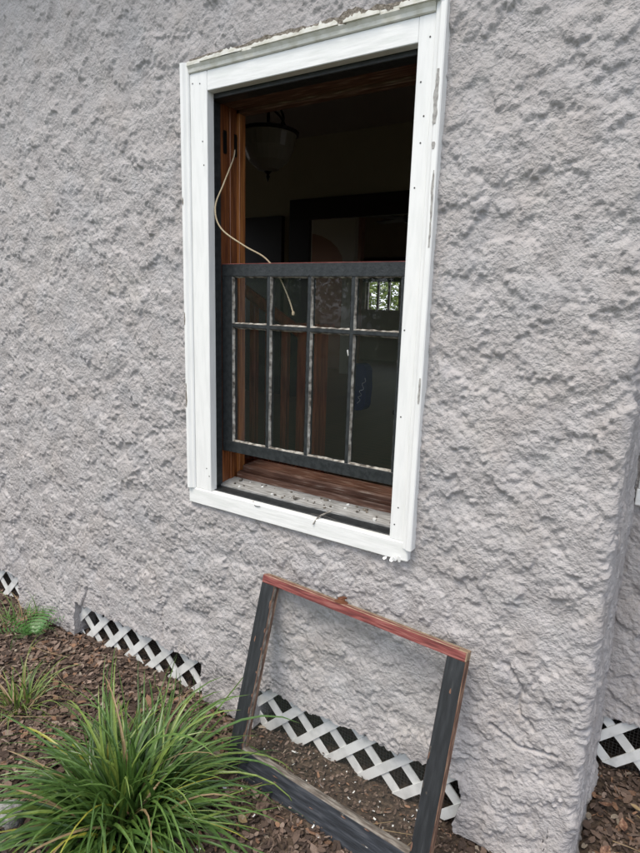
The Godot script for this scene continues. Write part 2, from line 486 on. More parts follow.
func wall_mesh() -> ArrayMesh:
	var us := PackedFloat32Array()
	var ys := PackedFloat32Array()
	var u := -5.0
	while u < U0 - 1e-4:
		us.append(u)
		u += 0.056
	for i in hw:
		us.append(U0 + i * STEP)
	u = U0 + hw * STEP
	while u < 6.3:
		us.append(u)
		u += 0.06
	for j in hh:
		ys.append(Y0 + j * STEP)
	var y := Y1 + 0.03
	while y < 3.80:
		ys.append(y)
		y += 0.06
	var first := us.find(U0)
	for i in us.size():
		if absf(us[i] - U0) < 1e-4:
			first = i
	var big := FastNoiseLite.new()
	big.seed = 17
	big.frequency = 2.2
	big.fractal_octaves = 3
	var tone := FastNoiseLite.new()
	tone.seed = 19
	tone.frequency = 3.0
	tone.fractal_octaves = 4
	var nu := us.size()
	var ny := ys.size()
	var pos := PackedVector3Array()
	var nor := PackedVector3Array()
	var col := PackedColorArray()
	pos.resize(nu * ny)
	nor.resize(nu * ny)
	col.resize(nu * ny)
	var rear_u := CORNER_X - ARC + ARC * PI / 2 - ARC - REAR_Z
	for i in nu:
		var pl := plan(us[i])
		var at: Vector3 = pl[0]
		var n: Vector3 = pl[1]
		var rearward := us[i] > rear_u - 0.001
		var led := LEDGE + big.get_noise_2d(us[i] * 3.0, 77.0) * 0.02 + big.get_noise_2d(us[i] * 14.0, 9.0) * 0.012
		if us[i] < 0.4:
			led -= 0.016
		elif us[i] > 1.0 and not rearward:
			led += 0.016
		if us[i] < -1.2:
			led -= 0.014
		if rearward:
			led += 0.02
		for j in ny:
			var yy := ys[j]
			var h := 0.0
			if i >= first and i < first + hw and j < hh:
				h = hb[j * hw + i - first]
			h += big.get_noise_2d(us[i], yy) * 0.008 - 0.004
			var d := clampf(1.0 - absf(yy - LEDGE) / 0.15, 0.0, 1.0)
			var p := at + n * h
			p.y = yy + (led - LEDGE) * d
			if not rearward:
				p.x += big.get_noise_2d(yy * 4.0, 31.0 + roundf(us[i])) * 0.02 * clampf(1.0 - yy / 0.3, 0.0, 1.0)
			# piers swell a little towards the ground
			p += n * 0.012 * smoothstep(0.35, 0.0, yy)
			pos[j * nu + i] = p
			var v := 1.0 + tone.get_noise_2d(us[i], yy) * 0.10
			var w := 1.0 + tone.get_noise_2d(us[i] + 40.0, yy) * 0.035
			col[j * nu + i] = Color(v * w, v, v * (2.0 - w))
	for j in ny:
		var ju := mini(j + 1, ny - 1)
		var jd := maxi(j - 1, 0)
		for i in nu:
			var a := pos[j * nu + mini(i + 1, nu - 1)] - pos[j * nu + maxi(i - 1, 0)]
			var b := pos[ju * nu + i] - pos[jd * nu + i]
			nor[j * nu + i] = a.cross(b).normalized()
	# openings
	var solid := PackedByteArray()
	solid.resize((nu - 1) * (ny - 1))
	for i in nu - 1:
		var um := (us[i] + us[i + 1]) * 0.5
		var rx := CORNER_X + um - rear_u
		for j in ny - 1:
			var ym := (ys[j] + ys[j + 1]) * 0.5
			var open := false
			if um < CORNER_X - 0.1:
				if um > 0.03 and um < 0.97 and ym > 0.90 and ym < 2.49:
					open = true
				elif ym < LEDGE:
					for r in RUNS:
						if um > r[0] and um < r[1]:
							open = true
			elif um > rear_u:
				if ym < LEDGE and rx < 4.0:
					open = true
				elif rx > 1.64 and rx < 2.40 and ym > 1.07 and ym < 2.49:
					open = true
			solid[j * (nu - 1) + i] = 0 if open else 1
	var idx := PackedInt32Array()
	for j in ny - 1:
		for i in nu - 1:
			if solid[j * (nu - 1) + i]:
				var k := j * nu + i
				idx.append_array([k, k + nu, k + nu + 1, k, k + nu + 1, k + 1])
	# the coat's thickness at the edges of the openings
	var add := func(k1: int, k2: int, n: Vector3, inward: Vector3) -> void:
		var b := pos.size()
		for v in [pos[k1], pos[k2], pos[k2] + inward, pos[k1] + inward]:
			pos.append(v)
			nor.append(n)
			col.append(Color.WHITE)
		idx.append_array([b, b + 1, b + 2, b, b + 2, b + 3])
	for j in range(1, ny - 1):
		for i in range(1, nu - 1):
			var s := solid[j * (nu - 1) + i]
			var inward := Vector3(0, 0, -0.13)
			if s != solid[(j - 1) * (nu - 1) + i]:
				add.call(j * nu + i, j * nu + i + 1, Vector3(0, -1 if s else 1, 0), inward)
			if s != solid[j * (nu - 1) + i - 1]:
				add.call(j * nu + i, (j + 1) * nu + i, Vector3(-1 if s else 1, 0, 0), inward)
	var arr := []
	arr.resize(Mesh.ARRAY_MAX)
	arr[Mesh.ARRAY_VERTEX] = pos
	arr[Mesh.ARRAY_NORMAL] = nor
	arr[Mesh.ARRAY_COLOR] = col
	arr[Mesh.ARRAY_INDEX] = idx
	var am := ArrayMesh.new()
	am.add_surface_from_arrays(Mesh.PRIMITIVE_TRIANGLES, arr)
	return am

# ---------------------------------------------------------------- house
func house() -> void:
	var h := thing("house", "house with rough grey stucco walls and white trimmed windows", "house")
	relief()
	part("stucco_wall", wall_mesh(), M.stucco, h)
	# inner leaf of the walls, round the openings
	var w: Material = M.plaster
	for b in [
		[Vector3(-5, 0.62, -0.20), Vector3(0.06, 3.46, -0.05)], [Vector3(0.96, 0.62, -0.20), Vector3(CORNER_X - 0.04, 3.46, -0.05)],
		[Vector3(0.06, 0.62, -0.20), Vector3(0.96, 0.895, -0.05)], [Vector3(0.06, 2.485, -0.20), Vector3(0.96, 3.46, -0.05)],
		[Vector3(CORNER_X - 0.16, 0.62, -0.76), Vector3(CORNER_X - 0.04, 3.46, -0.20)],
		[Vector3(CORNER_X - 0.04, 0.62, -0.76), Vector3(5, 1.06, -0.65)], [Vector3(CORNER_X - 0.04, 2.49, -0.76), Vector3(5, 3.46, -0.65)],
		[Vector3(CORNER_X - 0.04, 1.06, -0.76), Vector3(1.63, 2.49, -0.65)], [Vector3(2.41, 1.06, -0.76), Vector3(5, 2.49, -0.65)],
				# partition with the wide doorway, then the one with an arched doorway
		[Vector3(-5, 0.62, -4.05), Vector3(-2.12, 3.46, -3.93)], [Vector3(-2.12, 2.72, -4.05), Vector3(0.4, 3.46, -3.93)], [Vector3(0.4, 0.62, -4.05), Vector3(5, 3.46, -3.93)],
		# far wall with its window
		[Vector3(-5, -0.2, -9.0), Vector3(-4.0, 3.46, -8.88)], [Vector3(-2.55, -0.2, -9.0), Vector3(5, 3.46, -8.88)],
		[Vector3(-4.0, -0.2, -9.0), Vector3(-2.55, 1.62, -8.88)], [Vector3(-4.0, 2.22, -9.0), Vector3(-2.55, 3.46, -8.88)]]:
		box("inner_wall", b[0], b[1], w, h, 0.0)
	# side walls, each with two unseen window openings added to brighten the rooms
	for sx in [-5.0, 5.0]:
		var xa: float = sx - 0.12 if sx < 0 else sx
		var xb: float = sx if sx < 0 else sx + 0.12
		var z1 := -0.02 if sx < 0 else -0.62
		box("side_wall", Vector3(xa, -0.2, -9.0), Vector3(xb, 1.5, z1), M.soffit_paint, h, 0.0)
		box("side_wall", Vector3(xa, 2.7, -9.0), Vector3(xb, 3.74, z1), M.soffit_paint, h, 0.0)
		for q in [[-9.0, -7.0], [-5.2, -3.4], [-1.7, z1]]:
			box("side_wall", Vector3(xa, 1.5, q[0]), Vector3(xb, 2.7, q[1]), M.soffit_paint, h, 0.0)
		for q in [[-7.0, -5.2], [-3.4, -1.7]]:  # bars across the added openings
			var zm: float = (q[0] + q[1]) * 0.5
			box("window_bar", Vector3(xa + 0.04, 1.5, zm - 0.03), Vector3(xb - 0.04, 2.7, zm + 0.03), M.soffit_paint, h)
			box("window_bar", Vector3(xa + 0.045, 2.12, q[0]), Vector3(xb - 0.045, 2.17, q[1]), M.soffit_paint, h)
	# pale wall with an arch, past the doorway on its left
	var arch := PackedVector2Array([Vector2(-4.99, 0.62), Vector2(-4.6, 0.62), Vector2(-4.6, 2.3)])
	for k in range(1, 12):
		var a := PI - PI * k / 12.0
		arch.append(Vector2(-3.8 + 0.8 * cos(a), 2.3 + 0.5 * sin(a)))
	arch.append_array([Vector2(-3.0, 2.3), Vector2(-3.0, 0.62), Vector2(-2.80, 0.62), Vector2(-2.80, 3.45), Vector2(-4.99, 3.45)])
	var st := begin()
	add_plate(st, arch, -6.35, -6.25)
	part("arched_wall", st.commit(), M.plaster_pale, h)
	box("niche_wall", Vector3(-4.99, 0.62, -6.95), Vector3(-3.02, 3.45, -6.85), M.plaster_rose, h, 0.0)
	box("floor", Vector3(-5, 0.50, -8.9), Vector3(CORNER_X - 0.02, 0.615, -0.14), M.floor_boards, h, 0.0)
	box("floor", Vector3(CORNER_X - 0.02, 0.50, -8.9), Vector3(5, 0.615, -0.74), M.floor_boards, h, 0.0)
	box("ceiling", Vector3(-5, 3.462, -4.0), Vector3(5, 3.54, -0.02), M.ceiling_paint, h, 0.0)
	box("ceiling", Vector3(-5, 3.462, -8.9), Vector3(5, 3.54, -4.0), M.plaster_pale, h, 0.0)
	# dark casing of the wide doorway, and a tall dark door beside it
	box("doorway_casing", Vector3(-2.32, 2.60, -3.93), Vector3(0.6, 2.82, -3.88), M.dark_wood, h)
	box("doorway_casing", Vector3(-2.32, 0.615, -3.93), Vector3(-2.05, 2.60, -3.88), M.dark_wood, h)
	box("doorway_casing", Vector3(0.35, 0.615, -3.93), Vector3(0.6, 2.60, -3.88), M.dark_wood, h)
	box("door", Vector3(-3.4, 0.615, -3.93), Vector3(-2.42, 2.66, -3.87), M.dark_wood, h)
	# dark valance over the far window, its frame
	box("valance", Vector3(-4.1, 2.16, -8.87), Vector3(-2.4, 2.62, -8.8), M.dark_wood, h)
	for x in [-4.0, -3.76, -3.52, -3.28, -3.05, -2.82, -2.59]:
		box("window_bar", Vector3(x, 1.62, -8.96), Vector3(x + 0.05, 2.22, -8.92), M.soffit_paint, h)
	# the eave over the wall
	box("soffit", Vector3(-5.4, 3.745, -2.5), Vector3(5.5, 3.80, 0.50), M.soffit_paint, h)
	box("fascia", Vector3(-5.4, 3.72, 0.502), Vector3(5.5, 3.92, 0.53), M.white_paint_across, h)
	st = begin()
	add_sweep(st, PackedVector2Array([Vector2(3.94, 0.57), Vector2(3.82, 0.57), Vector2(3.82, -9.4), Vector2(3.94, -9.4), Vector2(6.4, -4.4)]), 0, -5.5, 5.6)
	part("roof", st.commit(), M.roofing, h)
	main_window(h)
	rear_window(h)

func main_window(h: Node3D) -> void:
	var f := Node3D.new()
	f.name = "window_frame"
	h.add_child(f, true)
	f.set_meta("label", "tall white painted window frame with peeling edges")
	var B := 0.872
	var T := 2.514
	# flat boards
	box("casing_board", Vector3(0.036, B + 0.066, -0.016), Vector3(0.118, T - 0.036, 0.020), M.white_paint, f, 0.002)
	box("casing_board", Vector3(0.9145, B + 0.066, -0.016), Vector3(0.966, T - 0.036, 0.020), M.white_paint, f, 0.002)
	box("casing_board", Vector3(0.1185, T - 0.1015, -0.016), Vector3(0.914, T - 0.036, 0.0195), M.white_paint_across, f, 0.002)
	box("apron_board", Vector3(-0.001, B, -0.004), Vector3(0.985, B + 0.0655, 0.024), M.white_paint_across, f, 0.003)
	# raised outer moulding
	for s in [[0.0, 1.0, T, 0], [1.0, -1.0, T, 1]]:
		var x: float = s[0]
		var d: float = s[1]
		var st := begin()
		add_sweep(st, PackedVector2Array([Vector2(x, -0.012), Vector2(x, 0.033), Vector2(x + d * 0.003, 0.036), Vector2(x + d * 0.016, 0.036), Vector2(x + d * 0.024, 0.029), Vector2(x + d * 0.033, 0.0265), Vector2(x + d * 0.0355, 0.023), Vector2(x + d * 0.0355, -0.012)]), 1, B + 0.066 if s[3] == 0 else B + 0.0455, T)
		part("outer_moulding", st.commit(), M.white_paint, f)
	var st2 := begin()
	add_sweep(st2, PackedVector2Array([Vector2(T, -0.012), Vector2(T, 0.032), Vector2(T - 0.003, 0.035), Vector2(T - 0.014, 0.035), Vector2(T - 0.023, 0.0285), Vector2(T - 0.033, 0.026), Vector2(T - 0.0355, 0.0225), Vector2(T - 0.0355, -0.012)]), 0, 0.036, 0.964)
	part("outer_moulding", st2.commit(), M.cream_paint, f)
	# ragged caulk along the head where the stucco broke away, and paint smears over it
	var rag := FastNoiseLite.new()
	rag.seed = 5
	rag.frequency = 18.0
	rag.fractal_octaves = 4
	for c in [[0.05, 0.30, 0.004], [0.28, 0.60, 0.010], [0.58, 0.84, 0.015], [0.80, 0.975, 0.011]]:
		var up := PackedVector2Array()
		var dn := PackedVector2Array()
		var n := int((c[1] - c[0]) / 0.008)
		for i in n + 1:
			var t := float(i) / n
			var x: float = lerpf(c[0], c[1], t)
			up.append(Vector2(x, T + 0.004 + c[2] * pow(sin(PI * t), 0.6) * (0.75 + rag.get_noise_1d(x) * 1.0)))
			dn.append(Vector2(x, T - 0.003 - maxf(0.0, rag.get_noise_1d(x + 9.0)) * 0.02))
		dn.reverse()
		up.append_array(dn)
		var st := begin()
		add_plate(st, up, -0.012, 0.0335 + c[2] * 0.13)
		part("caulk", st.commit(), M.caulk, f)
	var layer := 0.0385
	for c in [[0.10, 0.29, 0.006], [0.20, 0.27, 0.012], [0.33, 0.52, 0.008], [0.52, 0.66, 0.012], [0.68, 0.80, 0.010], [0.86, 0.99, 0.02]]:
		var up := PackedVector2Array()
		var n := int((c[1] - c[0]) / 0.006)
		for i in n + 1:
			var t := float(i) / n
			up.append(Vector2(lerpf(c[0], c[1], t), T - 0.006 + c[2] * pow(sin(PI * t), 0.5) * (0.8 + rag.get_noise_1d(c[0] * 3.0 + t * 0.5) * 1.1)))
		up.append(Vector2(c[1], T - 0.012))
		up.append(Vector2(c[0], T - 0.012))
		var st := begin()
		layer += 0.0005
		add_plate(st, up, -0.0095 + layer * 0.01, layer)
		part("paint_smear", st.commit(), M.cream_paint, f)
	# paint scraped off the outer moulding on the right: bare caulk strips with ragged ends
	for c in [[2.19, 2.33, 0.985, 0.011], [1.86, 2.07, 0.993, 0.007], [1.40, 1.48, 0.993, 0.006], [2.125, 2.145, 0.986, 0.009]]:
		var l := PackedVector2Array()
		var r := PackedVector2Array()
		var n := int((c[1] - c[0]) / 0.006)
		for i in n + 1:
			var t := float(i) / n
			var y: float = lerpf(c[0], c[1], t)
			var hw_: float = c[3] * pow(sin(PI * clampf(t, 0.02, 0.98)), 0.13)
			l.append(Vector2(c[2] - hw_ * (0.5 + rag.get_noise_1d(y) * 0.5), y))
			r.append(Vector2(minf(c[2] + hw_ * (0.5 + rag.get_noise_1d(y + 3.0) * 0.5), 0.9965), y))
		r.reverse()
		l.append_array(r)
		var st := begin()
		add_plate(st, l, 0.03, 0.0366)
		part("scraped_strip", st.commit(), M.old_primer, f)
	for c in [[0.003, 1.32, 0.10, 0.004], [0.002, 1.62, 0.05, 0.003], [0.004, 2.05, 0.03, 0.003]]:
		var st := begin()
		var o := PackedVector2Array()
		for k in 14:
			var a := TAU * k / 14.0
			o.append(Vector2(c[0] + 0.003 + c[3] * cos(a) * (0.8 + rag.get_noise_1d(k + c[1])), c[1] + c[2] * 0.5 * sin(a)))
		add_plate(st, o, 0.03, 0.0368)
		part("scraped_strip", st.commit(), M.caulk, f)
	# nail holes
	var st3 := begin()
	add_plate(st3, PackedVector2Array([Vector2(0.0025, 0.0008), Vector2(0.0008, 0.0026), Vector2(-0.0018, 0.0020), Vector2(-0.0026, -0.0008), Vector2(-0.0008, -0.0024), Vector2(0.0020, -0.0020)]), 0.0, 0.0007)
	var dot := st3.commit()
	for q in [[0.05, 2.445], [0.085, 2.44], [0.095, 2.25], [0.10, 2.17], [0.096, 1.03], [0.11, 1.0], [0.93, 2.31], [0.945, 2.22], [0.94, 2.15], [0.93, 2.03], [0.93, 1.35], [0.94, 1.05], [0.93, 0.99], [0.95, 2.42], [0.925, 1.62]]:
		part("nail_hole", dot, M.nail, f).position = Vector3(q[0], q[1], 0.0201)
	# flakes of paint hanging at the lower right corner and along the apron
	rng.seed = 77
	for k in 5:
		var st := begin()
		var o := PackedVector2Array()
		for a in 7:
			o.append(Vector2.from_angle(TAU * a / 7.0) * rng.randf_range(0.004, 0.011) * Vector2(1.3, 0.8))
		add_plate(st, o, 0.0, 0.0016)
		var fl := part("paint_flake", st.commit(), M.white_paint, f)
		fl.position = Vector3(rng.randf_range(0.90, 0.985), B + rng.randf_range(-0.008, 0.008), 0.024 + rng.randf() * 0.008)
		fl.rotation = Vector3(rng.randf_range(-0.9, 0.5), rng.randf_range(-0.6, 0.6), rng.randf() * TAU)
	# charcoal blind stop, stained jambs and stops
	for s in [[0.095, 1.0], [0.931, -1.0]]:
		var x: float = s[0]
		var d: float = s[1]
		var b := func(x0: float, x1: float, z0: float, z1: float, m: Material, nm: String) -> void:
			box(nm, Vector3(minf(x0, x1), 0.93, z0), Vector3(maxf(x0, x1), T - 0.10, z1), m, f, 0.002)
		b.call(x - d * 0.04, x + d * 0.004, -0.072, -0.0165, M.charcoal, "blind_stop")
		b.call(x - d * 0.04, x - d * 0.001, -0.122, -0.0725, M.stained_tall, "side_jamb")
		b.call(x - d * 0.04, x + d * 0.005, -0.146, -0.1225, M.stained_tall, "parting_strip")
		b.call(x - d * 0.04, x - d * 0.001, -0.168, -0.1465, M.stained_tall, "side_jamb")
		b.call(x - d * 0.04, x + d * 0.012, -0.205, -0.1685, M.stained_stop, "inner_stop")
	box("blind_stop", Vector3(0.055, T - 0.117, -0.072), Vector3(0.971, T - 0.0995, -0.0165), M.charcoal, f, 0.002)
	box("head_jamb", Vector3(0.055, T - 0.112, -0.168), Vector3(0.971, T - 0.0995, -0.0725), M.stained_across, f, 0.002)
	box("inner_stop", Vector3(0.055, T - 0.125, -0.205), Vector3(0.971, T - 0.0995, -0.1685), M.stained_across, f, 0.002)
	# pulley let into the left jamb
	var st4 := begin()
	add_plate(st4, PackedVector2Array([Vector2(-0.007, -0.04), Vector2(0.007, -0.04), Vector2(0.009, -0.03), Vector2(0.009, 0.03), Vector2(0.007, 0.04), Vector2(-0.007, 0.04), Vector2(-0.009, 0.03), Vector2(-0.009, -0.03)]), -0.002, 0.003)
	for z in [-0.098, -0.157]:
		var pu := part("pulley_plate", st4.commit(), M.iron, f)
		pu.position = Vector3(0.0945, 2.275, z)
		pu.rotation.y = PI / 2
	# sloping sill, the charcoal edge before it, the stool behind
	var st5 := begin()
	add_sweep(st5, PackedVector2Array([Vector2(0.86, -0.0605), Vector2(0.9455, -0.0605), Vector2(0.957, -0.148), Vector2(0.86, -0.148)]), 0, 0.091, 0.93)
	part("sill", st5.commit(), M.weathered_sill, f)
	box("sill_edge", Vector3(0.0995, 0.915, -0.060), Vector3(0.926, 0.9405, -0.0005), M.charcoal, f, 0.002)
	box("sill_stop", Vector3(0.108, 0.93, -0.185), Vector3(0.918, 0.982, -0.1485), M.stained_across, f, 0.004)
	box("stool", Vector3(0.108, 0.955, -0.30), Vector3(0.918, 1.004, -0.1855), M.stained_across, f, 0.006)
	# crumbs of putty and dirt on the sill
	rng.seed = 12
	for k in 46:
		var st := begin()
		var r := rng.randf_range(0.002, 0.006) if k > 4 else rng.randf_range(0.007, 0.012)
		var o := PackedVector2Array()
		for a in 6:
			o.append(Vector2.from_angle(TAU * a / 6.0) * r * rng.randf_range(0.6, 1.3))
		add_plate(st, o, -r * 0.4, r * 0.4)
		var z := rng.randf_range(-0.138, -0.066)
		var cr := part("putty_crumb", st.commit(), [M.putty, M.caulk, M.lattice_white][k % 3], f)
		cr.position = Vector3(rng.randf_range(0.14, 0.90), 0.9455 - (z + 0.0605) * 0.13 + r * 0.4, z)
		cr.rotation = Vector3(PI / 2 + rng.randf_range(-0.5, 0.5), rng.randf() * TAU, 0)
	# a splinter of wood and a peel of paint hanging over the apron
	part("splinter", tube(curve([Vector3(0.655, 0.958, -0.035), Vector3(0.632, 0.946, 0.012), Vector3(0.618, 0.918, 0.029)], 8), 0.0035, 0.0022, 6), M.putty, f)
	part("splinter", tube(curve([Vector3(0.595, 0.948, 0.008), Vector3(0.66, 0.95, 0.006), Vector3(0.70, 0.945, 0.005)], 8), 0.0016, 0.001, 5), M.nail, f)
	part("splinter", tube(curve([Vector3(0.33, 0.938, 0.012), Vector3(0.35, 0.929, 0.025), Vector3(0.375, 0.932, 0.026)], 8), 0.002, 0.0012, 5), M.nail, f)

func rear_window(h: Node3D) -> void:
	var f := Node3D.new()
	f.name = "window_frame"
	h.add_child(f, true)
	f.set_meta("label", "white window frame on the set back wall")
	var z := REAR_Z + 0.004
	var x0 := 1.579
	var x1 := 2.46
	box("apron_board", Vector3(x0, 1.030, z), Vector3(x1, 1.090, z + 0.028), M.white_paint_across, f, 0.003)
	box("casing_board", Vector3(x0 + 0.004, 1.0905, z), Vector3(x0 + 0.10, 2.42, z + 0.022), M.white_paint, f, 0.003)
	box("casing_board", Vector3(x1 - 0.10, 1.0905, z), Vector3(x1 - 0.004, 2.42, z + 0.022), M.white_paint, f, 0.003)
	box("casing_board", Vector3(x0 + 0.004, 2.4205, z), Vector3(x1 - 0.004, 2.52, z + 0.022), M.white_paint_across, f, 0.003)
	for b in [[Vector3(x0 + 0.08, 1.08, z - 0.06), Vector3(x1 - 0.08, 1.15, z - 0.025)], [Vector3(x0 + 0.08, 2.36, z - 0.06), Vector3(x1 - 0.08, 2.43, z - 0.025)], [Vector3(x0 + 0.08, 1.15, z - 0.06), Vector3(x0 + 0.15, 2.36, z - 0.025)], [Vector3(x1 - 0.15, 1.15, z - 0.06), Vector3(x1 - 0.08, 2.36, z - 0.025)], [Vector3(x0 + 0.15, 1.74, z - 0.06), Vector3(x1 - 0.15, 1.80, z - 0.025)]]:
		box("sash_rail", b[0], b[1], M.charcoal, f, 0.003)
	pane(x0 + 0.14, x1 - 0.14, 1.14, 2.37, z - 0.043, f)

# glazing putty round one opening: four bevels from the bars down to the glass
func add_putty(st: SurfaceTool, x0: float, x1: float, y0: float, y1: float, zf: float, zg: float, d: float) -> void:
	var rag := FastNoiseLite.new()
	rag.seed = 3
	rag.frequency = 14.0
	rag.fractal_octaves = 5
	rag.fractal_gain = 0.6
	var corner := [[Vector2(x0, y0), Vector2(x1, y0), Vector2(0, 1)], [Vector2(x1, y0), Vector2(x1, y1), Vector2(-1, 0)], [Vector2(x1, y1), Vector2(x0, y1), Vector2(0, -1)], [Vector2(x0, y1), Vector2(x0, y0), Vector2(1, 0)]]
	for c in corner:
		var p: Vector2 = c[0]
		var q: Vector2 = c[1]
		var inn: Vector2 = c[2]
		var n := maxi(3, int(p.distance_to(q) / 0.007))
		var last := []
		for i in n + 1:
			var e := p.lerp(q, float(i) / n)
			var w := d * clampf(0.85 + rag.get_noise_2d(e.x, e.y) * 0.8, 0.3, 1.05)
			var lift := 0.001 + maxf(0.0, rag.get_noise_2d(e.x + 7.0, e.y)) * 0.0016
			var row := [Vector3(e.x, e.y, zf - lift), Vector3(e.x + inn.x * w, e.y + inn.y * w, zg)]
			if i:
				quad(st, last[0], row[0], row[1], last[1], Vector3(inn.x, inn.y, 1.0))
			last = row

func hung_sash() -> void:
	var at := Vector3(0.097, 1.088, -0.0745)
	var s := thing("window_sash", "charcoal eight pane window sash lowered inside the white frame", "window sash", at)
	var W := 0.832
	var H := 0.745
	var D := 0.034
	# front face at z = 0
	var x0 := 0.052
	var x1 := 0.765
	var y0 := 0.046
	var y1 := 0.697
	var ym := 0.512
	box("top_rail", Vector3(0.0, y1, -D), Vector3(W, H - 0.0025, 0.0), M.charcoal, s)
	box("top_edge", Vector3(0.001, H - 0.0025, -D + 0.001), Vector3(W - 0.001, H, -0.0005), M.red_paint, s, 0.001)
	box("bottom_rail", Vector3(0.0, 0.0, -D), Vector3(W, y0, 0.0), M.charcoal, s)
	box("stile", Vector3(0.0, y0, -D), Vector3(x0, y1, -0.0002), M.charcoal, s)
	box("stile", Vector3(x1, y0, -D), Vector3(W, y1, -0.0002), M.charcoal, s)
	var xs := [x0, 0.228, 0.410, 0.587, x1]
	for k in [1, 2, 3]:
		box("muntin", Vector3(xs[k] - 0.0075, y0, -D), Vector3(xs[k] + 0.0075, y1, -0.001), M.charcoal, s, 0.002)
	box("muntin", Vector3(x0, ym - 0.0075, -D + 0.001), Vector3(x1, ym + 0.0075, -0.0016), M.charcoal, s, 0.002)
	for r in [[y0, ym - 0.0075], [ym + 0.0075, y1]]:
		for k in 4:
			var a: float = xs[k] + (0.0075 if k else 0.0)
			var b: float = xs[k + 1] - (0.0075 if k < 3 else 0.0)
			pane(a - 0.003, b + 0.003, r[0] - 0.003, r[1] + 0.003, -0.0140, s)
			var st := begin()
			add_putty(st, a, b, r[0], r[1], -0.0005, -0.0127, 0.0055)
			part("putty", st.commit(), M.putty, s)
	part("putty_smear", tube([Vector3(0.573, 0.43, -0.012), Vector3(0.570, 0.45, -0.011)], 0.002, 0.003, 6), M.lattice_white, s)

func sash_cord() -> void:
	var pts := curve([Vector3(0.094, 2.262, -0.155), Vector3(0.113, 2.22, -0.125), Vector3(0.128, 2.12, -0.055), Vector3(0.124, 2.03, -0.012), Vector3(0.146, 1.955, -0.018), Vector3(0.225, 1.895, -0.055), Vector3(0.290, 1.853, -0.100), Vector3(0.335, 1.79, -0.125), Vector3(0.375, 1.71, -0.135), Vector3(0.398, 1.655, -0.135)], 54)
	var c := thing("sash_cord", "beige sash cord hanging loose from the jamb pulley over the lowered sash", "cord", Vector3(0.094, 2.262, -0.155))
	var rel := []
	for p in pts:
		rel.append(p - c.position)
	part("cord", tube(rel, 0.0029, 0.0029, 8), M.rope, c)
	part("knot", lathe([Vector2(0.0, 0.008), Vector2(0.0045, 0.006), Vector2(0.006, 0.0), Vector2(0.005, -0.007), Vector2(0.0, -0.009)], 10), M.rope, c).position = rel[rel.size() - 1]

func leaning_sash() -> void:
	var s := thing("window_sash", "removed single pane sash with red top edge leaning against the stucco", "window sash", Vector3(0.400, GROUND - 0.006, 0.2606))
	s.rotation = Vector3(-0.284, -0.061, 0.0)
	var W := 0.819
	var H := 0.752
	var D := 0.036
	var S := 0.062
	var BR := 0.108
	var TR := 0.030
	# wooden members with a coat of paint on the faces
	var coat := func(p: Node, lo: Vector3, hi: Vector3, m: Material) -> void:
		box("paint_coat", lo, hi, m, p, 0.0008)
	var l := box("stile", Vector3(0, 0, -D), Vector3(S, H - TR, -0.0012), M.bare_wood_tall, s)
	coat.call(l, Vector3(0.0008, 0.001, -0.0012), Vector3(S - 0.0015, H - TR - 0.001, 0.0), M.worn_charcoal)
	var r := box("stile", Vector3(W - S, 0, -D), Vector3(W, H - TR, -0.0012), M.bare_wood_tall, s)
	coat.call(r, Vector3(W - S + 0.001, 0.001, -0.0012), Vector3(W - 0.0022, H - TR - 0.001, 0.0), M.worn_charcoal)
	var b := box("bottom_rail", Vector3(S, 0, -D), Vector3(W - S, BR, -0.0012), M.dusty_wood, s)
	coat.call(b, Vector3(S + 0.0005, 0.001, -0.0012), Vector3(W - S - 0.0005, BR - 0.003, -0.0002), M.dusty_charcoal)
	# the meeting rail: red on its face, worn to bare wood on top
	var t := box("top_rail", Vector3(0, H - TR + 0.0003, -D), Vector3(W, H, -0.0002), M.bare_wood, s, 0.002)
	coat.call(t, Vector3(0.002, H - TR + 0.001, -0.0002), Vector3(W - 0.004, H - 0.002, 0.0012), M.red_paint)
	coat.call(t, Vector3(0.002, H, -0.012), Vector3(W - 0.03, H + 0.0008, -0.002), M.red_paint)
	rng.seed = 404
	for k in 26:
		var o := PackedVector2Array()
		var ln := rng.randf_range(0.004, 0.018)
		var wd := rng.randf_range(0.0012, 0.0032)
		var upright := k % 3 != 0
		for a in 9:
			var q := Vector2.from_angle(TAU * a / 9.0) * rng.randf_range(0.6, 1.2)
			o.append(Vector2(q.x * wd, q.y * ln) if upright else Vector2(q.x * ln, q.y * wd))
		var cst := begin()
		add_plate(cst, o, -0.0004, 0.0006)
		var where: Vector3
		var host: Node = l
		if upright:
			var onr := k % 2 == 0
			host = r if onr else l
			var edge := rng.randf() < 0.7
			var xx := (S - 0.004 if edge else rng.randf_range(0.008, S - 0.008))
			where = Vector3(W - xx if onr else xx, rng.randf_range(0.08, H - TR - 0.03), 0.0)
		else:
			host = b
			where = Vector3(rng.randf_range(S + 0.03, W - S - 0.03), BR - 0.006 if rng.randf() < 0.6 else rng.randf_range(0.02, BR - 0.01), -0.0002)
		part("bare_spot", cst.commit(), M.bare_wood_tall if k % 4 else M.putty, host).position = where
	# sash lift bolt on the top edge
	var c := part("catch", lathe([Vector2(0.0, 0.014), Vector2(0.011, 0.012), Vector2(0.014, 0.005), Vector2(0.024, 0.002), Vector2(0.026, 0.0)], 14), M.rust, s)
	c.position = Vector3(0.345, H, -0.022)
	box("catch_lever", Vector3(0.335, H + 0.009, -0.048), Vector3(0.352, H + 0.015, -0.010), M.rust, s, 0.002)
	var st := begin()
	add_putty(st, S, W - S, BR, H - TR, -0.0022, -0.0150, 0.003)
	part("putty", st.commit(), M.dusty_wood, s)
	pane(S - 0.004, W - S + 0.004, BR - 0.004, H - TR + 0.004, -0.0165, s)

